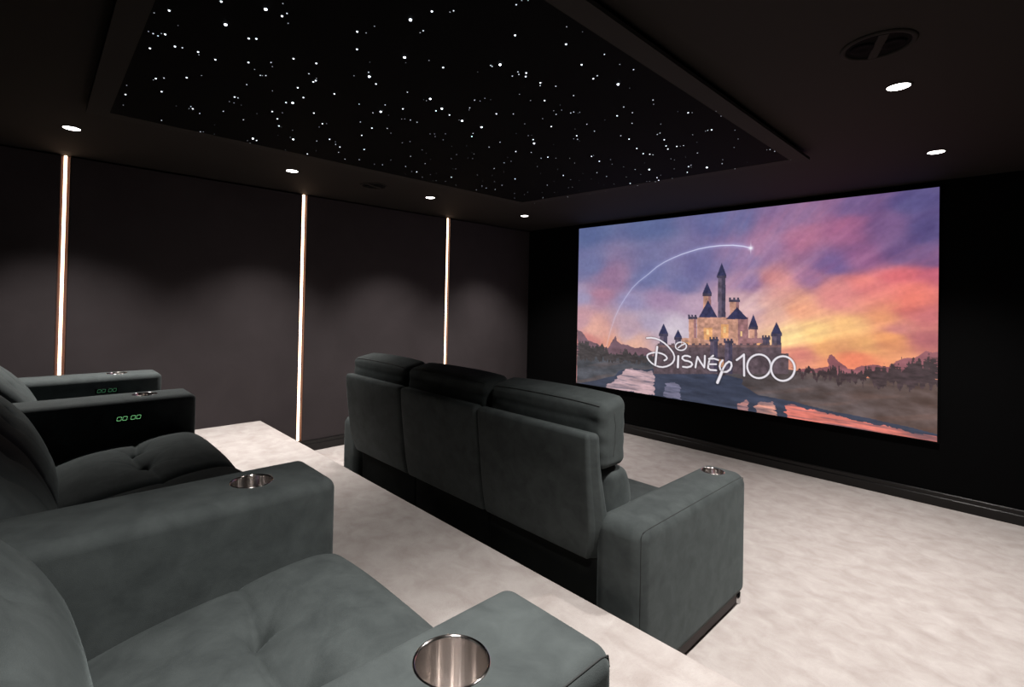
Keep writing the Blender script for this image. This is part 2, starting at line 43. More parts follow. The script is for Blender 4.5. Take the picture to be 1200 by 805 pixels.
def box(bm, lo, hi, bev=0):
    r = bmesh.ops.create_cube(bm, size=1)
    vs = r['verts']
    for v in vs:
        v.co = Vector([lo[i] + (v.co[i]+.5)*(hi[i]-lo[i]) for i in range(3)])
    if bev:
        es = {e for v in vs for e in v.link_edges}
        bmesh.ops.bevel(bm, geom=list(es), offset=bev, segments=2, affect='EDGES', profile=.5)

def box_obj(name, lo, hi, mat, parent=None, bev=0):
    bm = bmesh.new(); box(bm, lo, hi, bev); return bm_obj(name, bm, mat, parent)

def axis_samples(h, r, n, nr):
    a = []
    for i in range(nr): a.append(-(h-r) - r*math.tan(rad(45)*(nr-i)/nr))
    for i in range(n+1): a.append(-(h-r) + 2*(h-r)*i/n)
    for i in range(1, nr+1): a.append((h-r) + r*math.tan(rad(45)*i/nr))
    return a

def rbox(name, lo, hi, r, n, mat, parent=None, nr=4, f=None):
    """closed rounded box on a lattice; f(p, q) may push every point about (q = -1..1 per axis)"""
    c = [(lo[i]+hi[i])/2 for i in range(3)]; h = [(hi[i]-lo[i])/2 for i in range(3)]
    r = min(r, min(h)*.98)
    S = [axis_samples(h[i], r, n[i], nr) for i in range(3)]
    N = [len(s) for s in S]
    idx = {}; V = []; F = []
    def vert(i, j, k):
        key = (i, j, k)
        if key in idx: return idx[key]
        p = [S[0][i], S[1][j], S[2][k]]
        inner = [max(-(h[a]-r), min(h[a]-r, p[a])) for a in range(3)]
        d = [p[a]-inner[a] for a in range(3)]; L = math.sqrt(sum(x*x for x in d)) or 1
        q = [inner[a] + r*d[a]/L for a in range(3)]
        P = Vector([c[a]+q[a] for a in range(3)])
        if f: P = f(P, Vector([q[a]/h[a] for a in range(3)]))
        idx[key] = len(V); V.append(P); return idx[key]
    for ax in range(3):
        u, v = (ax+1) % 3, (ax+2) % 3
        for side in (0, N[ax]-1):
            for a in range(N[u]-1):
                for b in range(N[v]-1):
                    q = []
                    for (da, db) in ((0,0),(1,0),(1,1),(0,1)):
                        t = [0,0,0]; t[ax] = side; t[u] = a+da; t[v] = b+db
                        q.append(vert(*t))
                    F.append(q if side else q[::-1])
    return link(name, mesh(name, V, F), mat, parent, True)

def lathe(bm, prof, c, seg=40):
    rings = []
    for (r, z) in prof:
        if r < 1e-6: rings.append([bm.verts.new((c[0], c[1], c[2]+z))])
        else: rings.append([bm.verts.new((c[0]+r*math.cos(2*math.pi*i/seg), c[1]+r*math.sin(2*math.pi*i/seg), c[2]+z)) for i in range(seg)])
    for a, b in zip(rings, rings[1:]):
        for i in range(seg):
            j = (i+1) % seg
            if len(a) == 1 and len(b) == 1: continue
            if len(a) == 1: bm.faces.new((a[0], b[i], b[j]))
            elif len(b) == 1: bm.faces.new((a[i], b[0], a[j]))
            else: bm.faces.new((a[i], b[i], b[j], a[j]))

def tube(name, pts, r, mat, parent):
    bm = bmesh.new(); seg = 8; rings = []
    pts = [Vector(p) for p in pts]
    for i, p in enumerate(pts):
        t = (pts[min(i+1, len(pts)-1)] - pts[max(i-1, 0)]).normalized()
        up = Vector((0,0,1)) if abs(t.z) < .9 else Vector((1,0,0))
        a = t.cross(up).normalized(); b = t.cross(a)
        rings.append([bm.verts.new(p + a*r*math.cos(2*math.pi*k/seg) + b*r*math.sin(2*math.pi*k/seg)) for k in range(seg)])
    for A, B in zip(rings, rings[1:]):
        for k in range(seg): bm.faces.new((A[k], A[(k+1)%seg], B[(k+1)%seg], B[k]))
    bm.faces.new(rings[0][::-1]); bm.faces.new(rings[-1])
    return bm_obj(name, bm, mat, parent, True)

def interp(t, tab):
    if t <= tab[0][0]: return tab[0][1]
    for (a, x), (b, y) in zip(tab, tab[1:]):
        if t <= b: return x + (y-x)*(t-a)/(b-a)
    return tab[-1][1]
def smooth_interp(t, tab, w=.03):
    return sum(interp(t+o*w, tab) for o in (-1, -.5, 0, .5, 1))/5

def g(x, s): return math.exp(-(x/s)**2)

# ------------------------------------------------------------------ materials
def mat(name):
    m = bpy.data.materials.new(name); m.use_nodes = True
    nt = m.node_tree; b = nt.nodes['Principled BSDF']
    return m, nt, b
def plain(name, col, rough=.6, metal=0, spec=.5):
    m, nt, b = mat(name)
    b.inputs['Base Color'].default_value = (*col, 1); b.inputs['Roughness'].default_value = rough
    b.inputs['Metallic'].default_value = metal; b.inputs['Specular IOR Level'].default_value = spec
    return m
def emit(name, col, s):
    m, nt, b = mat(name)
    b.inputs['Base Color'].default_value = (0,0,0,1)
    b.inputs['Specular IOR Level'].default_value = 0
    b.inputs['Emission Color'].default_value = (*col, 1); b.inputs['Emission Strength'].default_value = s
    return m
def noise_mat(name, c0, c1, scale, rough=.9, detail=4, bump=0, bscale=300, spec=.2, stretch=(1,1,1), sheen=0, sheen_tint=(1,1,1), lo=.35, hi=.65, sr=.35):
    m, nt, b = mat(name)
    N = nt.nodes; L = nt.links
    tc = N.new('ShaderNodeTexCoord'); mp = N.new('ShaderNodeMapping'); mp.inputs['Scale'].default_value = stretch
    geo = N.new('ShaderNodeNewGeometry')
    L.new(geo.outputs['Position'], mp.inputs['Vector'])
    n1 = N.new('ShaderNodeTexNoise'); n1.inputs['Scale'].default_value = scale; n1.inputs['Detail'].default_value = detail
    n1.inputs['Roughness'].default_value = .6; n1.inputs['Distortion'].default_value = .4
    L.new(mp.outputs[0], n1.inputs['Vector'])
    cr = N.new('ShaderNodeValToRGB'); cr.color_ramp.elements[0].position = lo; cr.color_ramp.elements[1].position = hi
    cr.color_ramp.elements[0].color = (*c0, 1); cr.color_ramp.elements[1].color = (*c1, 1)
    L.new(n1.outputs['Fac'], cr.inputs['Fac']); L.new(cr.outputs['Color'], b.inputs['Base Color'])
    b.inputs['Roughness'].default_value = rough; b.inputs['Specular IOR Level'].default_value = spec
    if bump:
        n2 = N.new('ShaderNodeTexNoise'); n2.inputs['Scale'].default_value = bscale; n2.inputs['Detail'].default_value = 3
        L.new(geo.outputs['Position'], n2.inputs['Vector'])
        bp = N.new('ShaderNodeBump'); bp.inputs['Strength'].default_value = bump; bp.inputs['Distance'].default_value = .004
        L.new(n2.outputs['Fac'], bp.inputs['Height']); L.new(bp.outputs[0], b.inputs['Normal'])
    if sheen:
        b.inputs['Sheen Weight'].default_value = sheen; b.inputs['Sheen Roughness'].default_value = sr
        b.inputs['Sheen Tint'].default_value = (*sheen_tint, 1)
    return m

M_carpet = noise_mat('carpet_pile', (.325,.286,.268), (.462,.430,.412), 8.5, .95, 8, .7, 220, .05, (1,1.1,1), lo=.22, hi=.72)
M_ceiling = plain('matt_dark_ceiling', (.0165,.0138,.012), .8, spec=.15)
M_border = plain('raft_border_paint', (.020,.0172,.0155), .8, spec=.15)
M_panel = noise_mat('acoustic_fabric', (.037,.031,.0325), (.043,.036,.038), 3, .9, 3, .25, 500, .15)
M_black = plain('black_wall_paint', (.0022,.0022,.0024), .8, spec=.05)
M_gap = plain('dark_recess', (.02,.014,.012), .8, spec=.1)
M_skirt = plain('black_gloss_skirting', (.004,.0036,.0036), .28, spec=.4)
M_led = emit('warm_led', (1,.66,.44), 5.5)
M_housing = plain('glow_tinted_channel', (.055,.022,.015), .6, 0)  # reddish LED glow on the channel sides is put into this colour
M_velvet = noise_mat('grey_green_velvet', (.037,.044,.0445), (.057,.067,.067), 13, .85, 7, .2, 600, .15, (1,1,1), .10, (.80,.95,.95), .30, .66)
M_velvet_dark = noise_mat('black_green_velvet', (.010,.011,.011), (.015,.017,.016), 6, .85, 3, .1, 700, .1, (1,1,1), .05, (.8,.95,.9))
M_piping = plain('dark_piping', (.012,.014,.014), .8)
M_star_board = plain('star_board_black', (.0015,.0015,.0018), .8, spec=.05)
M_lamp = emit('downlight_glow', (1,.96,.92), 14)
M_clock = emit('green_digits', (.35,1,.40), .55)
M_clock_reflect = emit('reflected_green_digits', (.3,1,.5), .15)  # weak emission standing in for a reflection of the clock digits
M_glass = plain('black_glass', (.004,.004,.004), .4, spec=.1)
M_foot = plain('chrome_foot', (.6,.6,.6), .2, 1)
M_foot_dark = plain('dark_plinth', (.02,.008,.008), .6)

def steel():
    m, nt, b = mat('brushed_steel')
    N = nt.nodes; L = nt.links
    b.inputs['Metallic'].default_value = 1; b.inputs['Base Color'].default_value = (.76,.71,.68,1)
    b.inputs['Roughness'].default_value = .19
    b.inputs['Anisotropic'].default_value = .85; b.inputs['Anisotropic Rotation'].default_value = .25
    tg = N.new('ShaderNodeTangent'); tg.direction_type = 'RADIAL'; tg.axis = 'Z'; L.new(tg.outputs[0], b.inputs['Tangent'])
    geo = N.new('ShaderNodeNewGeometry'); mp = N.new('ShaderNodeMapping'); mp.inputs['Scale'].default_value = (1,1,.01)
    L.new(geo.outputs['Position'], mp.inputs['Vector'])
    n = N.new('ShaderNodeTexNoise'); n.inputs['Scale'].default_value = 120; L.new(mp.outputs[0], n.inputs['Vector'])
    bp = N.new('ShaderNodeBump'); bp.inputs['Strength'].default_value = .25; bp.inputs['Distance'].default_value = .001
    L.new(n.outputs['Fac'], bp.inputs['Height']); L.new(bp.outputs[0], b.inputs['Normal'])
    return m
M_steel = steel()

# ------------------------------------------------------------------ room (metres; floor of the front area is z = 0)
XL, YF, XR, YB, ZC = -4.707, 5.094, .42, -1.0, 2.469
PLAT_Y, PLAT_Z = 1.575, .357

floor = struct(box_obj('floor', (XL-.1, PLAT_Y-.3, -.1), (XR+.1, YF+.1, 0), M_carpet))
plat = struct(rbox('floor_platform', (XL-.06, YB-.05, -.05), (XR+.06, PLAT_Y, PLAT_Z), .012, (6,6,2), M_carpet, nr=3))
ceil = struct(box_obj('ceiling', (XL-.1, YB-.1, ZC), (XR+.1, YF+.1, ZC+.1), M_ceiling))
wf = struct(box_obj('wall_front', (XL-.1, YF, 0), (XR+.1, YF+.1, ZC), M_black))
wr = struct(box_obj('wall_right', (XR, YB, 0), (XR+.1, YF, ZC), M_black))
wb = struct(box_obj('wall_back', (XL-.1, YB-.1, 0), (XR+.1, YB, ZC), M_black))
wl = struct(box_obj('wall_left', (XL-.16, YB, 0), (XL-.05, YF, ZC), M_gap))
STRIPS = [.177, 1.924, 3.671]
edges = [YB] + [v for s in STRIPS for v in (s-.030, s+.030)] + [YF-.002]
for i in range(0, len(edges), 2):
    box_obj('wall_panel', (XL-.049, edges[i], .0), (XL, edges[i+1], ZC-.012), M_panel, wl, .003)

def skirting(name, a, b, nrm):
    """stepped skirting profile run from a to b, standing off the wall along nrm"""
    prof = [(0,0),(.022,0),(.022,.066),(.019,.071),(.012,.073),(.012,.098),(.008,.105),(0,.105)]
    bm = bmesh.new(); R = []
    for p in (a, b):
        R.append([bm.verts.new((p[0]+nrm[0]*d, p[1]+nrm[1]*d, z)) for d, z in prof])
    n = len(prof)
    for i in range(n): bm.faces.new((R[0][i], R[0][(i+1)%n], R[1][(i+1)%n], R[1][i]))
    bm.faces.new(R[0][::-1]); bm.faces.new(R[1])
    return struct(bm_obj(name, bm, M_skirt))
skirting('baseboard_left', (XL, PLAT_Y), (XL, YF), (1,0))
skirting('baseboard_front', (XL, YF), (XR, YF), (0,-1))
skirting('baseboard_right', (XR, PLAT_Y), (XR, YF), (-1,0))

# LED strips in the gaps between the wall panels
where = ['warm white vertical LED strip in left wall, nearest, rising behind the recliner arms',
         'warm white vertical LED strip in left wall, the middle one, ending beside the platform edge',
         'warm white vertical LED strip in left wall nearest the screen, rising behind the front sofa']
for s, lab in zip(STRIPS, where):
    z0 = .107 if s > PLAT_Y else PLAT_Z
    t = thing('led_strip_light', (XL, s, z0), lab, 'light strip', 'vertical LED strips in the left wall')
    bm = bmesh.new()
    box(bm, (XL-.048, s-.029, z0), (XL-.004, s-.024, ZC-.003)); box(bm, (XL-.048, s+.024, z0), (XL-.004, s+.029, ZC-.003))
    box(bm, (XL-.048, s-.029, z0), (XL-.040, s+.029, ZC-.003))
    bm_obj('channel', bm, M_housing, t)
    bm = bmesh.new(); box(bm, (XL-.039, s-.0090, z0+.002), (XL-.014, s+.0090, ZC-.004), .004)
    bm_obj('diffuser', bm, M_led, t)

# ------------------------------------------------------------------ star ceiling
ZS = 2.424
Q = [(-3.281,.293), (-3.268,3.424), (-1.050,3.568), (-1.036,.272)]
W = .092
QO = [(-3.281-W,.293-W), (-3.268-W,3.424+W), (-1.050+W,3.568+W), (-1.036+W,.272-W)]
star = thing('star_ceiling_panel', (-2.16, 1.95, ZC), 'large black star field panel with many white points dropped below the ceiling', 'star ceiling')
def prism(bm, q, z0, z1):
    A = [bm.verts.new((x,y,z0)) for x,y in q]; B = [bm.verts.new((x,y,z1)) for x,y in q]
    n = len(q)
    bm.faces.new(A[::-1]); bm.faces.new(B)
    for i in range(n): bm.faces.new((A[i],A[(i+1)%n],B[(i+1)%n],B[i]))
bm = bmesh.new(); prism(bm, Q, ZS, ZS+.02); bm_obj('star_board', bm, M_star_board, star)
bm = bmesh.new()
for i in range(4):
    j = (i+1) % 4
    prism(bm, [Q[i], Q[j], QO[j], QO[i]], ZS-.001, ZS+.016)
bm_obj('border_frame', bm, M_border, star)
bm = bmesh.new(); prism(bm, [(-3.30,.26),(-3.30,3.53),(-1.01,3.53),(-1.01,.26)], ZS+.018, ZC-.001)
bm_obj('mounting_box', bm, M_star_board, star)
RADII = [.0016,.0022,.0029,.0037,.0052]; POW = [.22,.5,1.1,2.4,6]
M_star = [emit('star_point', (.82,.90,1), p) for p in POW]
def bead(bm, x, y, r, mi=0):
    ret = bmesh.ops.create_icosphere(bm, subdivisions=1, radius=r, matrix=Matrix.Translation((x, y, ZS)))
    for v in ret['verts']:
        for fc in v.link_faces: fc.material_index = mi
protos = {}
small = bmesh.new()
for x, y, b in STARS:
    if b >= 3:
        if b not in protos:
            bm = bmesh.new(); bmesh.ops.create_icosphere(bm, subdivisions=2, radius=RADII[b])
            me = bpy.data.meshes.new('star_light'); bm.to_mesh(me); bm.free(); me.materials.append(M_star[b]); protos[b] = me
        o = bpy.data.objects.new('star_light', protos[b]); COL.objects.link(o)
        o.location = (x, y, ZS); o.parent = star; o.matrix_parent_inverse = star.matrix_world.inverted()
    else: bead(small, x, y, RADII[b], b)
o = bm_obj('faint_star_lights', small, None, star)
for k in range(3): o.data.materials.append(M_star[k])
o['kind'] = 'stuff'

# ------------------------------------------------------------------ downlights and ceiling speakers
DLY = [.170, 1.501, 2.832, 4.163]
labs = {
 (0,0): 'round recessed downlight above the nearest LED strip, at the left edge of the ceiling',
 (0,1): 'round recessed downlight above the middle LED strip',
 (0,2): 'round recessed downlight above the LED strip nearest the screen',
 (0,3): 'round recessed downlight in the far corner beside the screen wall, smallest in view',
 (1,0): 'round recessed downlight over the nearest recliner',
 (1,1): 'round recessed downlight over the platform step on the right side',
 (1,2): 'round recessed downlight beside the ceiling speaker on the right, the larger of two',
 (1,3): 'round recessed downlight just above the right end of the screen'}
for a, X in enumerate((-3.93, -.40)):
    for k, Y in enumerate(DLY):
        t = thing('downlight', (X, Y, ZC), labs[(a,k)], 'downlight', 'recessed ceiling downlights')
        bm = bmesh.new(); lathe(bm, [(.042,0),(.052,0),(.052,-.002),(.049,-.003),(.043,-.003),(.042,0)], (X,Y,ZC), 32)
        bm_obj('trim_ring', bm, M_ceiling, t, True)
        bm = bmesh.new(); lathe(bm, [(0,-.0035),(.038,-.003),(.042,-.0015),(.042,0),(0,0)], (X,Y,ZC), 32)
        bm_obj('lens', bm, M_lamp, t, True)
        ld = bpy.data.lights.new('downlight_beam', 'SPOT'); ld.energy = 228; ld.color = (1,.945,.905)
        ld.spot_size = rad(102); ld.spot_blend = 1.0; ld.shadow_soft_size = .045
        lo = bpy.data.objects.new('beam', ld); COL.objects.link(lo); lo.location = (X, Y, ZC-.045); lo.parent = t
        lo.matrix_parent_inverse = t.matrix_world.inverted()

for (X, Y, lab) in ((-.392, 2.335, 'round black ceiling speaker with twin dark drivers beside the right hand downlight'),
                    (-3.89, 2.20, 'round dark ceiling speaker over the left wall, between two downlights')):
    t = thing('ceiling_speaker', (X, Y, ZC), lab, 'speaker')
    bm = bmesh.new(); lathe(bm, [(.100,0),(.118,0),(.118,-.003),(.112,-.007),(.103,-.007),(.100,-.003),(.100,0)], (X,Y,ZC), 48)
    bm_obj('bezel', bm, M_ceiling, t, True)
    bm = bmesh.new(); lathe(bm, [(0,-.0015),(.101,-.0015),(.101,0)], (X,Y,ZC), 48); bm_obj('baffle', bm, M_black, t)
    ang = rad(20)
    for s in (-1, 1):
        bm = bmesh.new(); lathe(bm, [(0,-.003),(.018,-.004),(.034,-.008),(.040,-.006),(.042,-.002)], (X+s*.046*math.cos(ang), Y+s*.046*math.sin(ang), ZC), 28)
        bm_obj('driver_cone', bm, M_star_board, t, True)
    bm = bmesh.new()
    box(bm, (-.016,-.099,-.008), (.016,.099,-.0016), .003)
    bmesh.ops.rotate(bm, verts=bm.verts, matrix=Matrix.Rotation(ang, 3, 'Z')); bmesh.ops.translate(bm, verts=bm.verts, vec=(X,Y,ZC))
    bm_obj('bridge', bm, M_ceiling, t)

# ------------------------------------------------------------------ projection screen (the picture is a colour attribute painted in screen coordinates)
SX0, SX1, SZ0, SZ1 = -3.840, -.466, .484, 2.416
def paint(nu, nv):
    u = np.linspace(0, 1, nu)[None, :].repeat(nv, 0); v = np.linspace(0, 1, nv)[:, None].repeat(nu, 1)
    AS = (SX1-SX0)/(SZ1-SZ0); U = u*AS
    rng = np.random.RandomState(7)
    def vnoise(x, y, seed):
        r = np.random.RandomState(seed).rand(64, 64)
        xi = np.floor(x).astype(int); yi = np.floor(y).astype(int); fx = x-xi; fy = y-yi
        fx = fx*fx*(3-2*fx); fy = fy*fy*(3-2*fy)
        def s(a, b): return r[a % 64, b % 64]
        return (s(xi,yi)*(1-fx)+s(xi+1,yi)*fx)*(1-fy)+(s(xi,yi+1)*(1-fx)+s(xi+1,yi+1)*fx)*fy
    def fbm(x, y, seed, o=5):
        t = 0; a = .5
        for i in range(o): t = t+a*vnoise(x*2**i, y*2**i, seed+i); a *= .5
        return t
    # sky: smooth blend of measured colours, warped by cloud noise
    wu = U + .10*(fbm(U*4, v*7, 3)-.5); wv = v + .10*(fbm(U*3+9, v*8, 5)-.5)
    num = np.zeros((nv, nu, 3)); den = np.zeros((nv, nu))
    for (a, b, R_, G_, B_) in SKY:
        d2 = ((wu-a*AS)**2*.8 + (wv-b)**2*1.6) + 1.2e-3
        w = 1/d2**1.9; num += w[..., None]*np.array([R_, G_, B_]); den += w
    img = num/den[..., None]
    # cloud streaks fanning out of the glow on the horizon
    cx, cy = .34*AS, .86
    ang = np.arctan2(cy-v, (U-cx)); rr = np.hypot(U-cx, cy-v)
    st = fbm(ang*9+3, rr*1.6, 21) ; st2 = fbm(ang*26, rr*4.5, 31)
    st3 = fbm(U*9, v*22, 41)
    right = np.clip((u-.40)/.35, 0, 1)
    mod = (st-.5)*.50*right + (st2-.5)*.34*right + (st3-.5)*.16
    img = img*(1+mod[..., None]*np.array([.75,.95,.55]))
    band = np.clip((st-.53)*5, 0, 1)*right*np.clip((.62-v)*4, 0, 1)
    img = img*(1-.30*band[..., None]) + np.array([205,105,125])*(.30*band[..., None])
    def inside(poly, jit=0, jf=60, seed=50):
        uu, vv = u, v
        if jit: vv = v + jit*(fbm(U*jf, v*jf*.15, seed, 3)-.5); uu = u + jit*.6*(fbm(U*6, v*jf*3, seed+9, 3)-.5)
        m = np.zeros((nv, nu), bool); n = len(poly)
        for i in range(n):
            x0, y0 = poly[i]; x1, y1 = poly[(i+1) % n]
            if y0 == y1: continue
            c = ((y0 > vv) != (y1 > vv)) & (uu < (x1-x0)*(vv-y0)/(y1-y0)+x0)
            m ^= c
        return m
    def put(m, c, a=1.0):
        c = np.array(c, float) if not isinstance(c, np.ndarray) else c[m]
        img[m] = img[m]*(1-a) + c*a
    tex = lambda k, s=1: (fbm(U*14*s, v*34*s, k)-.5)[..., None]
    put(inside(SHAPES['ridge_right'], .03, 18), np.broadcast_to(np.array([150,90,98]), img.shape)*(1+tex(60)*.4))
    put(inside(SHAPES['ridge_left'], .02, 18), np.broadcast_to(np.array([118,88,100]), img.shape)*(1+tex(61)*.4))
    land = np.array([74,76,84])*(1+tex(62)*.8) + np.clip(u-.3, 0, 1)[..., None]*np.array([36,4,-14])
    put(inside(SHAPES['land'], .01, 10), land)
    # meadow glints and dark bands
    mb = np.clip((fbm(U*5, v*40+U*9, 70)-.5)*4, 0, 1)[..., None]
    lm = inside(SHAPES['land'], .01, 10)
    put(lm, img*(1-mb*.25)+mb*.25*np.array([140,98,84]))
    put(inside(SHAPES['forest_left'], .07, 90, 80), np.array([66,60,62])*(1+tex(63, 3)*.6))
    put(inside(SHAPES['forest_right'], .10, 110, 81), np.array([70,54,58])*(1+tex(64, 3)*.7))
    put(inside(SHAPES['lake1'], .012, 12, 82), np.array([60,66,86])*(1+(fbm(U*10, v*60, 65)-.5)[..., None]*.5))
    for k, c in (('sheen1',(208,172,178)), ('sheen2',(170,160,190)), ('sheen3',(205,140,135)), ('sheen4',(235,160,140)), ('sheen5',(235,125,110))):
        rip = np.clip(1.6-1.6*fbm(U*10, v*120, 66), 0, 1)
        m = inside(SHAPES[k], .035, 30, 90)
        a = rip[..., None]*(.55 if k == 'sheen2' else 1)
        c2 = img*(1-a) + np.array(c)*a*(1+(fbm(U*12, v*60, 67)-.5)[..., None]*.4)
        put(m, c2)
    # generic hill castle
    CC = dict(stone=(96,84,104), shade=(72,66,88), peach=(205,150,128), rose=(158,112,116), slate=(52,54,90), glow=(240,172,112),
              window=(250,205,140), wall=(96,80,88), walltop=(120,92,94), gate=(70,58,66), gateglow=(215,150,112))
    for k, poly in CASTLE:
        m = inside(poly)
        put(m, np.array(CC[k])*(1+(fbm(U*60, v*60, 68, 3)-.5)[..., None]*.55), .97)
    # fine picture detail everywhere
    img *= 1+(fbm(U*70, v*70, 69, 3)-.5)[..., None]*.10
    # light trail and lettering
    du = AS
    def dist(pts, with_t=False):
        best = np.full((nv, nu), 9.); bt = np.zeros((nv, nu)); n = len(pts)-1
        for i in range(n):
            ax, ay = pts[i][0]*du, pts[i][1]; bx, by = pts[i+1][0]*du, pts[i+1][1]
            dx, dy = bx-ax, by-ay; L = dx*dx+dy*dy+1e-12
            t = np.clip(((U-ax)*dx+(v-ay)*dy)/L, 0, 1)
            d = np.hypot(U-ax-t*dx, v-ay-t*dy); k = d < best
            best = np.where(k, d, best); bt = np.where(k, (i+t)/n, bt)
        return best, bt
    d, t = dist(TRAIL)
    f = np.clip(.25+.9*t, 0, 1)
    a = np.clip(1.35-d/.0026, 0, 1)*f*.9; ha = np.exp(-(d/.012)**2)*.28*f
    img += (np.array([190,200,255])-img)*ha[..., None]
    img += (np.array([225,228,255])-img)*a[..., None]
    for (px, py, s) in ((TRAIL[-1][0], TRAIL[-1][1], .8),):
        r = np.hypot(U-px*du, v-py); a = np.exp(-(r/(.012*s))**2)
        a = np.maximum(a, np.exp(-((U-px*du)/.0022)**2)*np.exp(-(np.abs(v-py)/(.028*s))**2)*.8)
        img += (np.array([245,245,255])-img)*a[..., None]
    for w, pts in LETTERS:
        d, _ = dist(pts)
        hw = w*.0028
        sh = np.clip(1.4-d/(hw*1.9), 0, 1)*.35; img *= (1-sh[..., None])
        a = np.clip((hw-d)/.0030+.6, 0, 1); img += (np.array([236,230,238])-img)*a[..., None]
    gray = img.mean(-1, keepdims=True); img = gray+(img-gray)*.92
    img = np.clip(img, 0, 255)/255
    return np.where(img <= .04045, img/12.92, ((img+.055)/1.055)**2.4)

scr = thing('projection_screen', ((SX0+SX1)/2, YF, SZ0), 'large wide cinema screen showing a sunset castle scene with white lettering', 'screen')
NU, NV = 840, 481
pix = paint(NU, NV)
xs = np.linspace(SX0, SX1, NU)[None, :].repeat(NV, 0); zs = np.linspace(SZ1, SZ0, NV)[:, None].repeat(NU, 1)
co = np.stack([xs, np.full_like(xs, YF-.026), zs], -1).astype(np.float32).reshape(-1, 3)
me = bpy.data.meshes.new('picture_surface')
i0 = (np.arange(NV-1)[:, None]*NU + np.arange(NU-1)[None, :]).reshape(-1)
quads = np.stack([i0, i0+NU, i0+NU+1, i0+1], -1).astype(np.int32)
me.vertices.add(len(co)); me.vertices.foreach_set('co', co.reshape(-1))
me.loops.add(quads.size); me.loops.foreach_set('vertex_index', quads.reshape(-1))
me.polygons.add(len(quads)); me.polygons.foreach_set('loop_start', np.arange(0, quads.size, 4, dtype=np.int32))
me.update(calc_edges=True)
ca = me.color_attributes.new('picture', 'FLOAT_COLOR', 'POINT')
ca.data.foreach_set('color', np.concatenate([pix.reshape(-1, 3), np.ones((NU*NV, 1))], 1).astype(np.float32).reshape(-1))
m, nt, b = mat('projected_picture')
at = nt.nodes.new('ShaderNodeAttribute'); at.attribute_name = 'picture'
nt.links.new(at.outputs['Color'], b.inputs['Emission Color']); b.inputs['Emission Strength'].default_value = 1.0
b.inputs['Base Color'].default_value = (.02,.02,.02,1); b.inputs['Roughness'].default_value = .9; b.inputs['Specular IOR Level'].default_value = .1
link('picture_surface', me, m, scr)
bm = bmesh.new(); box(bm, (SX0-.012, YF-.025, SZ0-.012), (SX1+.012, YF-.001, SZ1+.012)); bm_obj('screen_backing', bm, M_black, scr)

# ------------------------------------------------------------------ seating
def cut_hole(o, c, r, depth):
    bm = bmesh.new(); bmesh.ops.create_cone(bm, cap_ends=True, segments=48, radius1=r, radius2=r, depth=depth, matrix=Matrix.Translation((c[0], c[1], c[2]-depth/2+.03)))
    me = bpy.data.meshes.new('cut'); bm.to_mesh(me); bm.free()
    k = bpy.data.objects.new('cut', me); COL.objects.link(k)
    md = o.modifiers.new('hole', 'BOOLEAN'); md.operation = 'DIFFERENCE'; md.solver = 'EXACT'; md.object = k
    bpy.context.view_layer.update()
    dg = bpy.context.evaluated_depsgraph_get()
    new = bpy.data.meshes.new_from_object(o.evaluated_get(dg))
    old = o.data; o.modifiers.clear(); o.data = new
    bpy.data.objects.remove(k); bpy.data.meshes.remove(old); bpy.data.meshes.remove(me)

def cup_holder(arm, c, r=.052):
    bm = bmesh.new()
    lathe(bm, [(0,-.103),(r-.006,-.103),(r-.003,-.099),(r-.002,-.002),(r-.001,.001),(r+.0005,.002),(r+.002,.002),(r+.003,.0005),(r+.003,-.003),(r+.001,-.003),(r+.001,-.105),(0,-.105)], c, 56)
    o = bm_obj('cup_holder', bm, M_steel, arm, True)
    o['label'] = 'brushed steel cup holder'
    return o

def arm_part(root, x0, x1, y0, y1, z0, z1, r, cup, pipe_side, mt):
    def f(p, q):
        # soft crown on top and a very slight belly
        if q.z > .9: p.z += .004*(1-q.x*q.x)*(1-q.y**8)
        return p
    a = rbox('arm', (x0,y0,z0), (x1,y1,z1), r, (6,14,8), mt, root, nr=6, f=f)
    cz = z1+.003
    cut_hole(a, (cup[0], cup[1], cz), .0535, .140)
    for p in a.data.polygons: p.use_smooth = True
    try: a.data.set_sharp_from_angle(angle=rad(50))
    except Exception: pass
    xo = x1 if pipe_side > 0 else x0; s = 1 if pipe_side > 0 else -1
    k = r*.293
    pts = [(xo-s*k, y0+k, z0+.05), (xo-s*k, y0+k, z1-r)] + [(xo-s*k, y0+k+(r-k)*0+.0, z1-r*.6), (xo-s*k, y0+k*1.6, z1-k*1.15), (xo-s*k, y0+r*1.2, z1-k+.001)]
    pts += [(xo-s*k, y0+(y1-y0)*t, z1-k+.001) for t in (.2,.4,.6,.8)] + [(xo-s*k, y1-r, z1-k), (xo-s*k, y1-k*1.4, z1-k*1.5), (xo-s*k, y1-k, z1-r)]
    tube('piping', pts, .0013, M_piping, a)
    cup_holder(a, (cup[0], cup[1], cz))
    return a

# ---- rear row: four recliners with four arms on the platform
rear = thing('recliner_sofa', (-2.24, .1, PLAT_Z), 'dark grey green velvet four seat recliner sofa on the raised platform, nearest the viewer', 'sofa')
P0 = PLAT_Z
ARMS = [(-.645,-.412), (-1.572,-1.325), (-3.178,-2.932), (-4.095,-3.845)]
ATOP = P0+.605
seats = [(-1.325,-.645), (-2.2465,-1.572), (-2.932,-2.2515), (-3.845,-3.178)]
SEAT_TOP = [(.05,.700),(.1,.717),(.18,.735),(.255,.748),(.33,.758),(.42,.770),(.5,.776),(.57,.779),(.60,.776),(.635,.768),(.66,.755)]
BACK_F = [(.55,.085),(.62,.099),(.66,.102),(.72,.098),(.76,.090),(.80,.077),(.83,.066),(.875,.047),(.93,.020),(.97,-.004),(1.0,-.026),(1.04,-.065),(1.07,-.10),(1.12,-.145),(1.2,-.18),(1.44,-.27)]
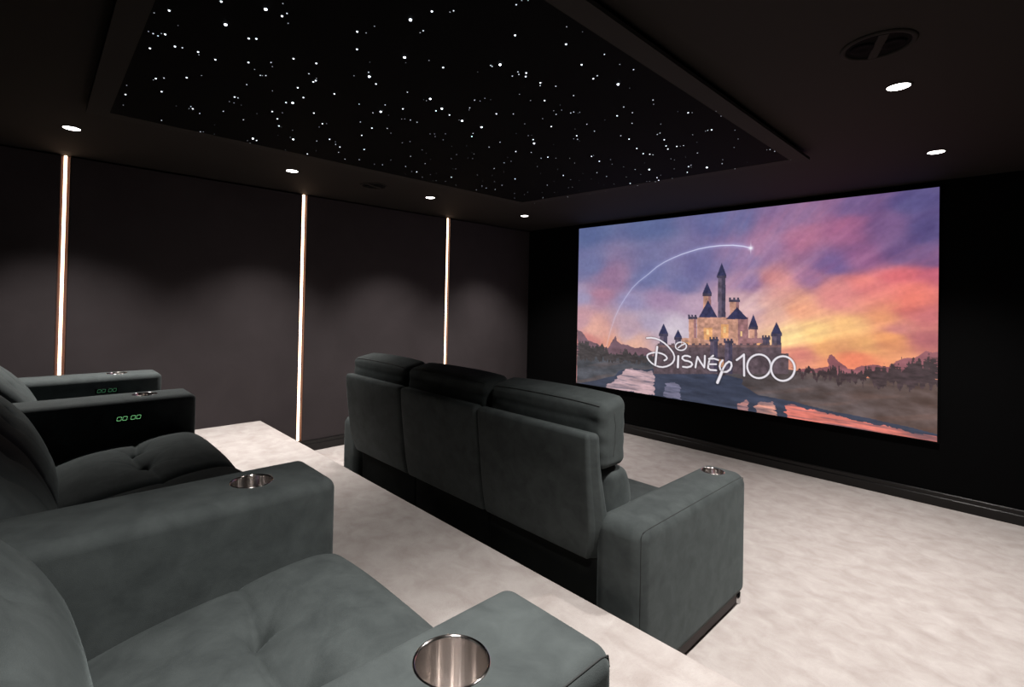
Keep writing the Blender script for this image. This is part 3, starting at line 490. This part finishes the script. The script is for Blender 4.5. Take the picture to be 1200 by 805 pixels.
for n_, (x0, x1) in enumerate(seats):
    xm = (x0+x1)/2; hw = (x1-x0)/2
    def fs(p, q, xm=xm, hw=hw):
        if q.z > -.2:
            w = min(1, (q.z+.2)/1.2)
            zt = smooth_interp(p.y, SEAT_TOP, .02)
            y = p.y; u = (p.x-xm)
            bulge = .016*(1-min(1,(abs(u)/hw))**2.5)
            yc = .372 - .028*(1-(u/.11)**2) if abs(u) < .11 else .372 + .020*min(1,(abs(u)-.11)/.2)
            puff = .014*(g(y-.20,.11)+g(y-.53,.11))*(1-min(1,abs(u)/hw)**3)
            crease = (-.010*g(y-yc,.008) - .010*g(y-yc,.04))*(.35+.65*(1-min(1,abs(u)/hw)**3))
            tuft = -sum(.036*g(math.hypot(u-t, (y-.372)),.017)+.024*g(math.hypot(u-t, y-.372),.055) for t in (-.11,.11))
            fold = -.004*sum(g((u-t)-(y-.372)*k,.008)*g(y-.372-.06*(1 if k>0 else -1)*0,.09) for t in (-.11,.11) for k in (.9,-.9))
            p.z += w*((zt-.765)+bulge+puff+crease+tuft+fold)
        if q.y > .5: p.y += .010*(1-abs(q.x)**3)*(1-q.z*q.z)
        return p
    rbox('seat_cushion', (x0+.001,.0,.56), (x1-.001,.672,.765), .045, (76,76,3), M_velvet, rear, nr=5, f=fs)
    def fb(p, q, xm=xm, hw=hw):
        yc = smooth_interp(p.z, BACK_F, .02)-.10
        y = yc+(p.y-0) + (.022*max(0, min(1, (p.z-.72)/.15)) if xm > -1.2 else 0)
        if q.y > 0:
            u = p.x-xm; w = min(1, q.y*1.5)
            y += w*(.022*(1-min(1,abs(u)/hw)**2.5) - .012 - .008*g(p.z-1.0,.03)*(1-min(1,abs(u)/hw)**2)
                    - sum(.022*g(math.hypot(u-t,p.z-1.0),.020)+.014*g(math.hypot(u-t,p.z-1.0),.06) for t in (-.11,.11))
                    - .004*g(p.z-.80-.25*u*u,.010) - sum(.0025*g(u-t,.008) for t in (-.11,.11)))
        p.y = y
        return p
    rbox('backrest', (x0+.002,-.10,.50), (x1-.002,.10,1.13), .055, (46,3,44), M_velvet, rear, nr=5, f=fb)
    rbox('headrest', (x0+.004,-.36,1.12), (x1-.004,-.17,1.44), .06, (10,4,8), M_velvet, rear)
    rbox('back_shell', (x0+.002,-.46,.62), (x1-.002,-.34,1.33), .03, (6,3,8), M_velvet, rear)
    rbox('footrest', (x0+.004,.60,P0+.05), (x1-.004,.662,.60), .02, (6,2,6), M_velvet, rear)
for n_, (x0, x1) in enumerate(ARMS):
    cup = ((x0+x1)/2+[-.018,.005,0,0][n_], [.448,.462,.448,.430][n_])
    a = arm_part(rear, x0, x1, -.42, .658, P0+.035, ATOP, .032, cup, 1 if n_ == 0 else -1, M_velvet)
    if n_ >= 2:   # touch panel with lit digits on the inner face; the last arm's imitate a reflection
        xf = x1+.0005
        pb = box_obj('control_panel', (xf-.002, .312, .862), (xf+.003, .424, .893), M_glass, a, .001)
        seg = {'0': 'abcdef'}
        bm = bmesh.new()
        def bar(y0, z0, y1, z1, w=.0009):
            d = Vector((0, y1-y0, z1-z0)).normalized(); nn = Vector((0, -d.z, d.y))*w
            A = Vector((xf+.0036, y0, z0)); B = Vector((xf+.0036, y1, z1)); e = d*.0012
            A += e; B -= e
            f_ = [A+nn, B+nn, B-nn, A-nn]; k_ = [v+Vector((.0006,0,0)) for v in f_]
            V = [bm.verts.new(v) for v in f_+k_]
            for q_ in ((0,1,2,3),(7,6,5,4),(0,4,5,1),(1,5,6,2),(2,6,7,3),(3,7,4,0)): bm.faces.new([V[i] for i in q_])
        sl = .15
        for dy in (.322, .344, .376, .398):
            w_, h_ = .0165, .0175; z_ = .870
            P = lambda a_, b_: (dy+a_*w_+b_*h_*sl, z_+b_*h_)
            for (s0, s1) in (((0,0),(1,0)), ((1,0),(1,.5)), ((1,.5),(1,1)), ((0,1),(1,1)), ((0,.5),(0,1)), ((0,0),(0,.5))):
                bar(*P(*s0), *P(*s1))
        for zz in (.873, .883): bar(.3675, zz, .3700, zz, .0010)
        bm_obj('display_digits', bm, M_clock if n_ == 2 else M_clock_reflect, pb)
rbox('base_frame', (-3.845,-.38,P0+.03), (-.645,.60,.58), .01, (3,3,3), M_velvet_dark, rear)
for xf in (-4.0,-2.24,-.52):
    for yf in (-.33,.58):
        bm = bmesh.new(); lathe(bm, [(0,0),(.022,0),(.025,.004),(.022,.045),(0,.045)], (xf,yf,P0), 20); bm_obj('foot', bm, M_foot, rear, True)

# ---- front row: three seat sofa seen from behind
front = thing('cinema_sofa', (-2.13, 2.15, 0), 'dark grey green velvet three seat sofa seen from behind, facing the screen', 'sofa')
FA = .645
arm_part(front, -1.168, -.948, 1.662, 2.662, .05, FA, .055, (-1.068, 2.535), 1, M_velvet)
arm_part(front, -3.312, -3.092, 1.662, 2.662, .05, FA, .055, (-3.19, 2.535), -1, M_velvet)
bx = [-3.143, -2.470, -1.800, -1.122]
t_raw = lambda p: (p.y-1.60)/.08
REAR = [(.40,1.668),(.47,1.650),(.55,1.633),(.65,1.620),(.80,1.602),(.93,1.590),(.98,1.588)]
for k in range(3):
    x0, x1 = bx[k]+.004, bx[k+1]-.004
    def fp(p, q, k=k):
        r_ = smooth_interp(p.z, REAR, .02)
        if t_raw(p) < .3 and q.x > .75 and k == 2: p.x -= .020*(q.x-.75)/.25
        th = .060 + .055*max(0, min(1, (.85-p.z)/.35))
        t = (p.y-1.60)/.08
        p.y = r_ + t*th - .010*(1-abs(q.x)**3)*(1-abs(q.z)**3)*(1 if t < .4 else 0)
        if p.z < .60:
            s = ((.60-p.z)/.16)**1.5
            if k == 0 and q.x < 0: p.x += .06*s*abs(q.x)**2
            if k == 2 and q.x > 0: p.x -= .045*s*abs(q.x)**2
        return p
    rbox('back_panel', (x0,1.60,.445), (x1,1.68,.968), .022, (14,3,16), M_velvet, front, nr=4, f=fp)
    hx = [(-3.178,-2.528), (-2.505,-1.806), (-1.785,-1.125)][k]
    def fh(p, q, hx=hx):
        u = (p.x-(hx[0]+hx[1])/2)
        if q.z > 0: p.z += .012*(1-abs(q.x)**3)*q.z + .030*(q.y)*q.z*.5
        p.y += -.012*(1-abs(q.x)**2.5)*(1-abs(q.z)**2)*(1 if q.y < 0 else -1)
        # gathered wrinkles near the ends
        e = abs(q.x)
        if e > .7: p.y += .0022*math.sin(p.z*95+p.x*20)*(e-.7)/.3
        p.y += .0015*g(p.z-1.005,.012)*(1 if q.y < 0 else 0)
        return p
    hr = rbox('headrest', (hx[0],1.668,.812), (hx[1],1.832,1.082), .034, (30,5,26), M_velvet, front, nr=5, f=fh)
    def on(x, y, z):
        h = ((hx[1]-hx[0])/2, .082, .135)
        return fh(Vector((x, y, z)), Vector(((x-(hx[0]+hx[1])/2)/h[0], (y-1.75)/h[1], (z-.947)/h[2])))
    kk = .034*.293
    tube('piping', [on(hx[0]+.03+(hx[1]-hx[0]-.06)*t, 1.668+kk-.0008, 1.082-kk+.0008) for t in [i/24 for i in range(25)]], .0020, M_piping, hr)
    tube('piping', [on(hx[1]-.0006, 1.735+.012*math.sin(t*3), .86+.175*t) for t in [i/10 for i in range(11)]], .0016, M_piping, hr)
    def fl(p, q):
        p.y += .105*max(0, 1-((p.z-.64)/.17)**2)*max(0, q.y)*((1-abs(q.x)**6)*.3+.7)
        return p
    lx = [(-3.09,-2.478), (-2.462,-1.808), (-1.792,-1.135)][k]
    rbox('lumbar_cushion', (lx[0],1.72,.43), (lx[1],1.855,.806), .05, (14,4,14), M_velvet, front, nr=5, f=fl)
    sx = [-3.092, -2.450, -1.810, -1.168]
    def ft(p, q):
        if q.z > 0: p.z += .014*(1-abs(q.x)**3)*(1-q.y**4)
        return p
    rbox('seat_cushion', (sx[k]+.001,1.80,.27), (sx[k+1]-.001,2.66,.446), .045, (14,14,3), M_velvet, front, nr=4, f=ft)
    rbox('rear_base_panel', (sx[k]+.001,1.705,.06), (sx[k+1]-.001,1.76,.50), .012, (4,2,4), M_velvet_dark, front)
    rbox('footrest', (sx[k]+.004,2.58,.06), (sx[k+1]-.004,2.645,.29), .02, (4,2,4), M_velvet, front)
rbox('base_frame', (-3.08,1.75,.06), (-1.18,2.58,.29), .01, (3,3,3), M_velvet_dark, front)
rbox('plinth', (-1.150,1.70,.006), (-.975,2.615,.056), .004, (3,3,2), M_foot_dark, front)
rbox('plinth', (-3.29,1.70,.006), (-3.11,2.615,.056), .004, (3,3,2), M_foot_dark, front)
for xf in (-.985,-3.275):
    for yf in (1.70,2.632):
        bm = bmesh.new(); lathe(bm, [(0,0),(.019,0),(.021,.004),(.019,.052),(0,.052)], (xf,yf,0), 20); bm_obj('foot', bm, M_foot, front, True)

# ------------------------------------------------------------------ world, camera, view
w = bpy.data.worlds.new('dark_room'); scene.world = w; w.use_nodes = True
w.node_tree.nodes['Background'].inputs[0].default_value = (0,0,0,1)

yaw, pit, rol = rad(47.2929), rad(.6736), rad(1.1738)
fw = Vector((-math.sin(yaw)*math.cos(pit), math.cos(yaw)*math.cos(pit), math.sin(pit)))
rt = Vector((math.cos(yaw), math.sin(yaw), 0)); up = rt.cross(fw)
r2 = rt*math.cos(rol)+up*math.sin(rol); u2 = -rt*math.sin(rol)+up*math.cos(rol)
cam = bpy.data.cameras.new('camera'); co_ = bpy.data.objects.new('camera', cam); COL.objects.link(co_)
Mx = Matrix((( r2.x,u2.x,-fw.x,0),(r2.y,u2.y,-fw.y,0),(r2.z,u2.z,-fw.z,1.4688),(0,0,0,1)))
co_.matrix_world = Mx
cam.sensor_fit = 'HORIZONTAL'; cam.sensor_width = 36; cam.lens = 36*584.609/1200
cam.shift_x = (600-572.6745)/1200; cam.shift_y = (347.3553-402.5)/1200
cam.clip_start = .02
scene.camera = co_
vs = scene.view_settings
vs.view_transform = 'Standard'; vs.look = 'None'; vs.gamma = 1; vs.exposure = 0; vs.use_curve_mapping = False
